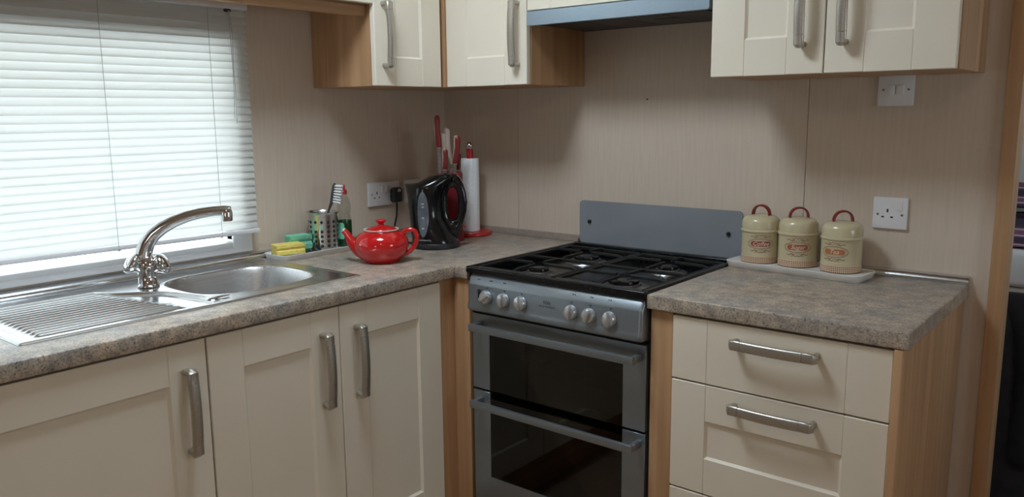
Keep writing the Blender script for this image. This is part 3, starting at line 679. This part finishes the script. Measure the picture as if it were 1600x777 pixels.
# sloping lid shoulder
for zz, l, r_, q in ((.224, -.058, .066, .050), (.2395, -.018, .070, .036), (.2435, .006, .060, .020)):
    rings.append([K((l+r_)/2 + (r_-l)/2*math.cos(2*PI*i/n), zz - (.012 if zz < .23 else .004)*max(0, -math.cos(2*PI*i/n)), q*math.sin(2*PI*i/n)) for i in range(n)])
MB().loft(rings).build('jug', 'black_plastic', kt, 50)
fo = [(.108, .150), (.1045, .180), (.096, .210), (.082, .234), (.066, .2425), (.045, .2435), (.020, .232), (.006, .200), (.000, .143), (.006, .085), (.022, .046), (.050, .030), (.072, .026), (.0795, .034), (.084, .055), (.095, .085), (.104, .115)]
hcx, hcz = .0595, .1435; n_ = 48
def ray_out(a):
    d = (math.cos(a), math.sin(a)); best = .05
    for i in range(len(fo)):
        (ax_, az_), (bx2, bz2) = fo[i], fo[(i+1) % len(fo)]; ex, ez = bx2-ax_, bz2-az_; den = d[0]*ez - d[1]*ex
        if abs(den) < 1e-9: continue
        t_ = ((ax_-hcx)*ez - (az_-hcz)*ex)/den; q = ((ax_-hcx)*d[1] - (az_-hcz)*d[0])/den
        if t_ > 0 and -1e-6 <= q <= 1+1e-6: best = t_
    return best
m = MB(); rg = []
for f, dp in ((0, .006), (.0, .011), (.12, .0155), (.5, .0185), (.85, .0175), (1, .012), (1, .006), (1, -.006), (1, -.012), (.85, -.0175), (.5, -.0185), (.12, -.0155), (.0, -.011), (.0, -.006), (0, .006)):
    ring = []
    for i in range(n_):
        a = 2*PI*i/n_; e_ = 1/((abs(math.cos(a))/.0185)**2.6 + (abs(math.sin(a))/.055)**2.6)**(1/2.6); r_ = e_ + (ray_out(a)-e_)*f
        ring.append(K(hcx+r_*math.cos(a), hcz+r_*math.sin(a), dp))
    rg.append(ring)
m.loft(rg, True, False, False).build('handle', 'black_plastic', kt, 60)
def on_jug(u, z):
    """front surface of the jug at picture-right offset u, height z"""
    for k in range(len(sec)-1):
        if sec[k][0] <= z <= sec[k+1][0]:
            f = (z-sec[k][0])/(sec[k+1][0]-sec[k][0]); l = sec[k][1]+f*(sec[k+1][1]-sec[k][1]); r_ = sec[k][2]+f*(sec[k+1][2]-sec[k][2]); break
    c = (l+r_)/2; a = (r_-l)/2; dpt = min(a, .074-.02*max(0, z-.1)/.1*.6); q = (u-c)/a
    return K(u, z, -dpt*math.sqrt(max(0, 1-q*q)) - .0012)
m = MB(); rg = []
for s_ in (1, .82, .5, .02): rg.append([on_jug(-.034+.0185*s_*math.cos(2*PI*i/28), .116+.074*s_*math.sin(2*PI*i/28)) - B2*(.001 if s_ < 1 else -.001) for i in range(28)])
gz = m.loft(rg, True, False, True).build('water_gauge', 'grey_gauge', kt, 60)
for z, wd_ in ((.150, .008), (.140, .007), (.104, .006), (.070, .008)):
    q = MB(); 
    q.add([on_jug(-.034+a, z+b_) - B2*.0025 for a, b_ in ((-wd_/2, -.002), (wd_/2, -.002), (wd_/2, .002), (-wd_/2, .002))], [(0, 1, 2, 3)]); q.build('gauge_mark', 'grey_print', gz, 0)
lt = text_geo('cookworks', .0095); q = MB(); q.add([on_jug(-.030+p[0], .032+p[1]) - B2*.0006 for p in lt.v], lt.f); q.build('lettering', 'grey_print', kt, 0)
MB().tube([K(.086, .070, -.004), K(.096, .068, -.004), K(.104, .066, -.004)], [.0045, .004, .002], 8, (.6, 1)).build('switch_tab', 'red_plastic', kt)

# ------------------------------------------------------------------ knife block and knives
kb = Vector((.247, -.238, .9))
def Bk(u, z, w=0): return kb + R2*u + B2*w + Vector((0, 0, z))
o = MB(); rg = []
for z, a in ((0, .96), (.004, 1), (.232, 1), (.238, .96)): rg.append([Bk(u*a, z, v*a) for u, v in rrect(-.043, .043, -.036, .036, .012)])
tag(o.loft(rg).build('knife_block', 'red_block', None, 40), 'dark red knife block in the corner behind the kettle', 'knife block')
KN = [(-.034, -.018, .3245, .433, -.006, .0098, 1, 'tallest red-handled knife standing at the left of the knife block'),
      (-.016, -.020, .249, .318, .003, .0085, .7, 'short red-handled knife low in the middle of the knife block'),
      (-.019, .012, .29, .37, -.002, .0098, 0, 'pale cream-handled knife behind the short red one in the knife block'),
      (.002, .016, .268, .387, -.010, .0098, 0, 'tall pale-handled knife leaning left behind the others'),
      (.019, -.010, .268, .362, .010, .0100, 1, 'red-handled knife with pale spine leaning right in the block'),
      (.026, .014, .245, .30, .004, .0085, 1, 'lowest red-handled knife at the right of the block')]
for u, w, z0, z1, lean, r_, red, lab in KN:
    k = root('kitchen_knife', Bk(u, .238, w), lab, 'knife', 'knives in the red block')
    P_ = [Bk(u+lean*(1-(1-t_)**2)+.0, z0+(z1-z0)*t_, w) for t_ in (0, .08, .3, .6, .85, .97, 1)]
    MB().tube(P_, [r_*.75, r_*.95, r_, r_*.9, r_*1.05, r_*.9, r_*.5], 12, (1, .7)).build('handle', 'knife_red' if red else 'cream_plastic', k, 60)
    off = R2*(-.0035 if lean < 0 else .0) - R2*(.004 if lean > 0 else 0) + B2*.0035
    MB().tube([p_+off for p_ in P_[1:]]+[P_[-1]+off+Vector((0, 0, .003))], [r_*.7, r_*.85, r_*.85, r_*.95, r_*.85, r_*.75, r_*.4], 10).build('handle_spine', 'cream_plastic', k, 60)
    MB().lathe([(r_*.8, 0), (r_*.8, .002)], Bk(u, z0-.002, w), 12).build('collar', 'cream_plastic', k)
    bl = MB(); bl.prism([(u-.006, .20), (u+.005, .20), (u+.005, z0), (u-.005, z0)], lambda a, b_, d: Bk(a, b_, w+d), -.0007, .0007); bl.build('blade', 'burner_metal', k)

# ------------------------------------------------------------------ kitchen roll and stand
rc_ = Vector((.214, -.098, .9))
rs = root('kitchen_roll_stand', rc_, 'red kitchen roll stand with chrome ball, in the corner', 'stand')
MB().lathe([(.072, 0), (.0755, .003), (.0755, .012), (.0735, .0145), (.0, .0147)], rc_, 44).build('base', 'red_plastic', rs)
MB().lathe([(.0115, .0147), (.0115, .312)], rc_, 16).build('rod', 'red_plastic', rs)
MB().sphere(rc_+Vector((0, 0, .3235)), .0145).build('ball_finial', 'chrome', rs)
m = MB(); m.lathe([(.0165, .0155), (.0325, .0155), (.0328, .017), (.0328, .277), (.0325, .2785), (.0165, .2785), (.0165, .0155)], rc_, 36, None, False, False)
rl_ = m.build('kitchen_roll', 'paper', None, 40); tag(rl_, 'white textured paper kitchen roll on the red stand', 'paper roll')
q = MB(); q.prism([(.0, .017), (.0, .277), (.0015, .277), (.0015, .017)], lambda u, v, d: rc_ - B2*(.0325+u) + R2*(.009+d*1) + Vector((0, 0, v)), 0, .0035); q.build('loose_edge', 'paper', rl_)

# ------------------------------------------------------------------ washing-up tray and what stands on it
def dish(name, c, ax, L_, W_, h, floor, mat, label):
    """shallow oblong tray with flared lip; ax = unit long axis"""
    ay = Vector((-ax.y, ax.x, 0)); m = MB(); rg = []
    for gx, z in ((-.008, 0), (-.006, .001), (0, h), (-.002, h+.0008), (-.0055, floor+.001), (-.008, floor)):
        rg.append([c + ax*u + ay*v + Vector((0, 0, z)) for u, v in rrect(-L_/2-gx*0-0+(-gx), L_/2+gx, -W_/2-gx, W_/2+gx, max(.006, .024+gx))])
    return tag(m.loft(rg).build(name, mat, None, 50), label, 'tray', 'white oblong trays')
ta = Vector((.02, 1, 0)).normalized()
dish('draining_tray', Vector((.081, -.703, .9)), ta, .31, .118, .017, .0075, 'tray_white', 'white oblong tray with the sponges and cutlery drainer, beside the sink')
def sponge(c, ang, L_, W_, H_, mat, label, tilt=0):
    r = root('sponge_scourer', c, label, 'sponge', 'sponges on the draining tray')
    A = Vector((math.cos(ang), math.sin(ang), 0)); Bv = Vector((-A.y, A.x, 0)); hs = H_*.2
    T = lambda u, v, d: c + A*u + Bv*(v + d*0) + Vector((0, 0, d + tilt*v))
    prof = [(-W_/2, hs), (-W_/2, hs+H_*.27), (-W_/2+.007, hs+H_*.42), (-W_/2+.001, hs+H_*.58), (-W_/2+.001, H_), (W_/2-.001, H_), (W_/2-.001, hs+H_*.58), (W_/2-.007, hs+H_*.42), (W_/2, hs+H_*.27), (W_/2, hs)]
    m = MB(); rg = []
    for u, k in ((-L_/2, .94), (-L_/2+.003, 1), (L_/2-.003, 1), (L_/2, .94)): rg.append([T(u, v*k, hs+(d-hs)*k) for v, d in prof])
    m.loft(rg).build('foam', mat, r, 35)
    m = MB(); rg = []
    for u, k in ((-L_/2, .94), (-L_/2+.003, 1), (L_/2-.003, 1), (L_/2, .94)): rg.append([T(u, v*k, d) for v, d in ((-W_/2, 0), (W_/2, 0), (W_/2, hs), (-W_/2, hs))])
    m.loft(rg).build('scouring_pad', 'scourer', r, 35)
sponge(Vector((.088, -.805, .9085)), 1.33, .090, .055, .038, 'sponge_yellow', 'yellow grip sponge at the near end of the white tray')
sponge(Vector((.056, -.742, .9085)), 1.40, .075, .045, .055, 'sponge_green', 'green grip sponge behind the yellow one on the white tray')
# small black plug with a loop
pl = root('sink_plug', (.112, -.742, .909), 'small black rubber plug with loop beside the green sponge', 'plug')
MB().lathe([(.017, 0), (.020, .003), (.020, .008), (.008, .010), (.006, .013), (0, .0135)], (.112, -.736, .9085), 18).build('plug_body', 'black_matt', pl)
MB().tube([(.112, -.736, .919), (.114, -.728, .932), (.112, -.722, .941), (.108, -.72, .934), (.107, -.726, .921)], .002, 6).build('loop', 'black_matt', pl)
# perforated cutlery drainer
hc_ = Vector((.0795, -.660, .9092)); HR = .046; HH = .122
cu = root('cutlery_drainer', hc_, 'perforated stainless steel cutlery drainer on the white tray', 'utensil holder')
m = MB(); NS = 72; rows = 30; hole = lambda i, j: False
m.lathe([(HR-.006, .0), (HR, .001), (HR, HH-.008), (HR+.004, HH-.002), (HR+.0065, HH), (HR+.004, HH+.001), (HR-.0015, HH-.006), (HR-.0015, .003), (0, .003)], hc_, 44, None, True, False)
m.build('cylinder', 'steel', cu, 50)
for i in range(14):
    a = 2*PI*i/14 + .12
    for j in range(6):
        z = .016 + j*.0152; d = Vector((math.cos(a), math.sin(a), 0))
        MB().lathe([(.0049, -.0004), (.0049, .0005), (0, .0006)], hc_ + d*HR + Vector((0, 0, z)), 10, tuple(d)).build('hole', 'sponge_green' if (j == 4 and i in (11, 12)) else 'dark_print', cu)
# washing-up brush standing in it
br = root('washing_up_brush', hc_+Vector((.01, .01, .02)), 'grey washing-up brush with white bristles in the cutlery drainer', 'brush')
def Hd(u, z, w=0): return hc_ + R2*u + B2*w + Vector((0, 0, z))
pth = [Hd(-.012, .02), Hd(.008, .09), Hd(.019, .125), Hd(.030, .152), Hd(.034, .172), Hd(.040, .205), Hd(.043, .213)]
MB().tube(pth, [.005, .006, .0065, .010, .0115, .0105, .006], 12, (.55, 1)).build('handle', 'grey_rubber', br, 60)
m = MB()
for i in range(7):
    for j in range(6):
        s_ = i/6; base = Hd(.035+.009*s_, .155+.050*s_, -.008+.0032*j); tip = base + R2*(.024+random.uniform(-.002, .002)) + Vector((0, 0, -.006+.004*s_)) + B2*random.uniform(-.002, .002)
        m.tube([base, tip], [.0027, .0040], 6)
o = m.build('bristles', 'bristle', br, 60); o['kind'] = 'stuff'
# washing-up liquid
bc = Vector((.094, -.585, .9085))
bt = root('washing_up_bottle', bc, 'clear bottle half full of green washing-up liquid with red cap', 'bottle')
bp = [(.0, .0), (.019, .0), (.0225, .003), (.0235, .012), (.0235, .085), (.021, .100), (.0195, .108), (.0215, .122), (.0225, .135), (.0205, .150), (.015, .164), (.0105, .172), (.0095, .178)]
MB().lathe(bp, bc, 28).build('bottle_shell', 'clear_plastic', bt, 60)
MB().lathe([(.0, .0015), (.018, .0015), (.0218, .004), (.0226, .012), (.0226, .088), (0, .0885)], bc, 28).build('liquid', 'green_liquid', bt, 60)
MB().lathe([(.0115, .174), (.0115, .186), (.009, .188), (.0062, .190), (.0058, .203), (.004, .205), (0, .2052)], bc, 20).build('cap', 'red_plastic', bt)
m = MB(); rg = []
for z in (.028, .034, .076, .082):
    hw = .45 if z in (.028, .082) else .62; rg.append([bc + Vector((math.cos(YAW-PI/2-.5+hw*(k/6-1)*1)*.0239, math.sin(YAW-PI/2-.5+hw*(k/6-1))*.0239, z)) for k in range(13)])
m.loft(rg, False, False, False).build('bottle_label', 'sponge_green', bt, 60)

# ------------------------------------------------------------------ storage tins on their tray
tt = Vector((1.0, -.085, 0)).normalized()
dish('serving_tray', Vector((1.419, -.0915, .9)), tt, .385, .128, .0185, .0155, 'tray_white', 'white oblong tray under the three storage tins')
def canister(cx_, cy_, word, lmat, lab_ang, h_ang, label):
    c = Vector((cx_, cy_, .9165)); r = .0515
    t = root('storage_tin', c, label, 'tin', 'cream storage tins on a tray')
    MB().lathe([(r-.002, 0), (r, .0015), (r, .089), (r-.002, .0905)], c, 48).build('body', 'tin_cream', t, 50)
    l = MB().lathe([(r+.0002, .0860), (r+.0030, .0875), (r+.0032, .0912), (r+.0004, .0938), (r+.0006, .112), (r-.0015, .119), (r-.007, .1265), (r-.016, .1305), (r-.03, .1325), (0, .133)], c, 48).build('lid', 'tin_cream', t, 40)
    H_ = Vector((math.cos(h_ang), math.sin(h_ang), 0)); W_ = Vector((-H_.y, H_.x, 0))
    rg = []; N = 16
    for i in range(N+1):
        a = PI*i/N; q = c + H_*(-.0245*math.cos(a)) + Vector((0, 0, .1305 + .028*math.sin(a)**.8)); nrm = H_*(-math.cos(a)) + Vector((0, 0, math.sin(a)))
        rg.append([q - W_*.008 - nrm*.0018, q + W_*.008 - nrm*.0018, q + W_*.0085 + nrm*.0012, q + W_*.0055 + nrm*.003, q - W_*.0055 + nrm*.003, q - W_*.0085 + nrm*.0012])
    MB().loft(rg).build('lid_handle', 'tin_red', l, 50)
    # printing: wrapped on to the tin, lab_ang = direction the print faces
    def wrap(u, v, w=0): return c + Vector((math.cos(lab_ang+u/r)*(r+.0003+w), math.sin(lab_ang+u/r)*(r+.0003+w), v))
    n = 96; m = MB(); m.add([c+Vector((math.cos(2*PI*i/n)*(r+.0003), math.sin(2*PI*i/n)*(r+.0003), z)) for z in (.001, .0195) for i in range(n)], [(i, (i+1) % n, n+(i+1) % n, n+i) for i in range(n)])
    g = m.build('gingham_band', 'gingham', t, 60); uvl = g.data.uv_layers.new(name='UVMap')
    for pl_ in g.data.polygons:
        for li in pl_.loop_indices:
            vi = g.data.loops[li].vertex_index; i = vi % n; uvl.data[li].uv = ((i/n*66) if not (i == 0 and max(g.data.loops[k].vertex_index % n for k in pl_.loop_indices) == n-1) else 66, 0 if vi < n else 4)
    def strip(pts, wd_, mat, name='label_line', w=.0002):
        m = MB(); vs = []
        for i, (u, v) in enumerate(pts):
            a, b_ = pts[max(i-1, 0)], pts[min(i+1, len(pts)-1)]; tu, tv = b_[0]-a[0], b_[1]-a[1]; L_ = math.hypot(tu, tv) or 1
            vs += [wrap(u-tv/L_*wd_/2, v+tu/L_*wd_/2, w), wrap(u+tv/L_*wd_/2, v-tu/L_*wd_/2, w)]
        return m.add(vs, [(2*i, 2*i+1, 2*i+3, 2*i+2) for i in range(len(pts)-1)])
    zc = .056
    rows = [(zz, .0200 + math.sqrt(max(0, .0076**2 - zz**2))) for zz in (-.0075, -.006, -.0035, 0, .0035, .006, .0075)]
    m = MB(); m.loft([[wrap(-hw+2*hw*k/12, zc+zz, .0003) for k in range(13)] for zz, hw in rows], False, False, False); m.build('label_pill', lmat, t, 60)
    m = MB(); m.v = []; el = lambda a, b_: [(a*math.cos(2*PI*i/36), zc+b_*math.sin(2*PI*i/36)) for i in range(37)]
    for a, b_, wd_ in ((.0362, .0148, .0012), (.0335, .0128, .0007)):
        q = strip(el(a, b_), wd_, 'x'); m.add(q.v, q.f)
    for sg in (-1, 1):
        for sd in (-1, 1):
            pts = [(sd*(.000+.028*k/14), zc+sg*(.0225 - .0050*(k/14)**1.5 + .0026*math.sin(k/14*9))) for k in range(15)]
            q = strip(pts, .0020, 'x'); m.add(q.v, q.f)
            pts = [(sd*(.014+.0030*math.cos(a)), zc+sg*(.0225+.0024*math.sin(a))) for a in [2*PI*k/10 for k in range(9)]]
            q = strip(pts, .0012, 'x'); m.add(q.v, q.f)
            pts = [(sd*(.001+.016*k/6), zc+sg*(.0190-.0022*(k/6)**2)) for k in range(7)]
            q = strip(pts, .0010, 'x'); m.add(q.v, q.f)
    m.build('label_scroll', 'label_brown', t, 60)
    lt = text_geo(word, .0165, .35); m = MB(); m.add([wrap(p[0], zc+p[1], .0008) for p in lt.v], lt.f); m.build('lettering', 'label_pale', t, 0)
    return t
toward = lambda x, y: math.atan2(CY-y, CX-x)
canister(1.304, -.0775, 'Coffee', 'label_rose', toward(1.304, -.0775)+.02, -.05, 'cream storage tin marked Coffee, next to the cooker')
canister(1.4105, -.0765, 'Sugar', 'label_rust', toward(1.4105, -.0765)+.0, .62, 'cream storage tin marked Sugar, the middle of the three')
canister(1.532, -.0885, 'Tea', 'label_orange', toward(1.532, -.0885)-.36, .62, 'cream storage tin marked Tea, nearest the single socket')

# ------------------------------------------------------------------ bedroom: bed, bedding, chair with coat
bd = root('bed', (1.6, 2.4, 0), 'bed with pale mattress seen through the doorway', 'bed')
MB().box(.7, 2.45, 2.02, 2.96, .10, .52, .01).build('base', 'bed_base', bd)
for fx in (.8, 2.35):
    for fy in (2.1, 2.88): MB().box(fx-.025, fx+.025, fy-.025, fy+.025, 0, .10).build('foot', 'chair_wood', bd)
MB().box(.7, 2.45, 2.0, 2.97, .521, .70, .035, 4).build('mattress', 'bed_white', bd)
def cloth(name, x0_, x1_, y0_, y1_, z0_, z1_, amp, mat, label, cat, seed, nx_=48, ny_=24):
    """puffy rounded slab with folds"""
    m = MB(); top = []; 
    for sgn in (1, -1):
        vs = []
        for j in range(ny_+1):
            for i in range(nx_+1):
                u, v = -1+2*i/nx_, -1+2*j/ny_; e = (1-abs(u)**4)*(1-abs(v)**4); x = (x0_+x1_)/2+u*(x1_-x0_)/2; y = (y0_+y1_)/2+v*(y1_-y0_)/2
                nz = mnoise.noise(Vector((x*5+seed, y*5, seed)))*amp
                zm = z0_ + .012
                vs.append((x, y, zm + (z1_-zm)*max(0, e)**.45 + nz*e if sgn > 0 else zm - .012*max(0, e)**.4))
        m.add(vs, [(j*(nx_+1)+i, j*(nx_+1)+i+1, (j+1)*(nx_+1)+i+1, (j+1)*(nx_+1)+i) for j in range(ny_) for i in range(nx_)])
    return tag(m.build(name, mat, None, 180), label, cat)
cloth('duvet', .75, 2.40, 2.02, 2.93, .70, .80, .03, 'stripes', 'purple and white striped duvet on the bed beyond the doorway', 'duvet', 3)
cloth('pillow', 1.25, 1.98, 2.38, 2.86, .845, .955, .02, 'stripes', 'dark purple striped pillow on top of the duvet', 'pillow', 9)
chx, chy = 1.72, .36
ch = root('wooden_chair', (chx, chy, 0), 'dark wooden chair under the black coat beyond the doorway', 'chair')
MB().box(chx-.2, chx+.2, chy-.02, chy+.38, .43, .455, .006).build('seat', 'chair_wood', ch)
for a, b_, h in ((-.18, 0, .86), (.18, 0, .80), (-.18, .36, .43), (.18, .36, .43)): MB().box(chx+a-.016, chx+a+.016, chy+b_-.016, chy+b_+.016, 0, h, .004).build('leg', 'chair_wood', ch)
MB().box(chx-.165, chx+.165, chy-.010, chy+.010, .60, .80, .004).build('backrest', 'chair_wood', ch)
ct = root('black_coat', (chx, chy-.03, 0), 'black coat draped over the chair beyond the oak door post', 'coat')
m = MB(); rg = []; n = 56
for k in range(27):
    t_ = k/26; z = .06+.84*t_; hw = .222 + .012*math.sin(t_*7) - .02*t_ ; hd_ = .075+.025*(1-t_)
    if t_ > .86: f = (t_-.86)/.14; hw *= math.sqrt(max(.0, 1-f**2.2))*.9+.08; hd_ *= math.sqrt(max(0, 1-f**2))*.85+.12
    ring = []
    for i in range(n):
        a = 2*PI*i/n; c_, s_ = math.cos(a), math.sin(a); c_ = math.copysign(abs(c_)**.7, c_); s_ = math.copysign(abs(s_)**.7, s_)
        d = 1 + .09*mnoise.noise(Vector((c_*2.2, s_*2.2, z*3.2)))
        fold = .008*math.sin(a*9+z*3)*(1-t_)
        ring.append((chx+.012+hw*c_*d, chy-.005+(hd_+fold)*s_*d, z - .07*max(0, c_)*t_))
    rg.append(ring)
m.loft(rg).build('coat_body', 'coat_black', ct, 180)
m = MB(); m.tube([(1.84, .350, .795), (1.885, .345, .785), (1.925, .335, .745), (1.950, .325, .68), (1.960, .318, .60), (1.960, .312, .52), (1.950, .308, .45), (1.942, .305, .37), (1.940, .305, .345), (1.940, .305, .343)], [.030, .048, .056, .058, .057, .055, .052, .049, .045, .030], 18, (1, .95))
m.build('sleeve', 'coat_black', ct, 180)

# ------------------------------------------------------------------ invented fill lamp, unseen behind the camera, adds warm ambient light
m_, nt_, b_n = nmat('fill_opal', (.9, .86, .8), .4); b_n.inputs['Emission Color'].default_value = (1, .80, .62, 1); b_n.inputs['Emission Strength'].default_value = 23
lp = root('fill_lamp', (2.75, -3.1, CEIL-.002), 'added warm fill lamp, an unseen dome over the lounge behind the camera', 'lamp')
MB().lathe([(.17, 0), (.175, -.012), (.168, -.022), (.16, -.024)], (2.75, -3.1, CEIL-.001), 40).build('mounting_ring', 'white_plastic', lp)
MB().lathe([(.158, -.024), (.155, -.045), (.135, -.07), (.09, -.088), (.04, -.096), (0, -.098)], (2.75, -3.1, CEIL-.001), 40).build('fill_dome', 'fill_opal', lp)
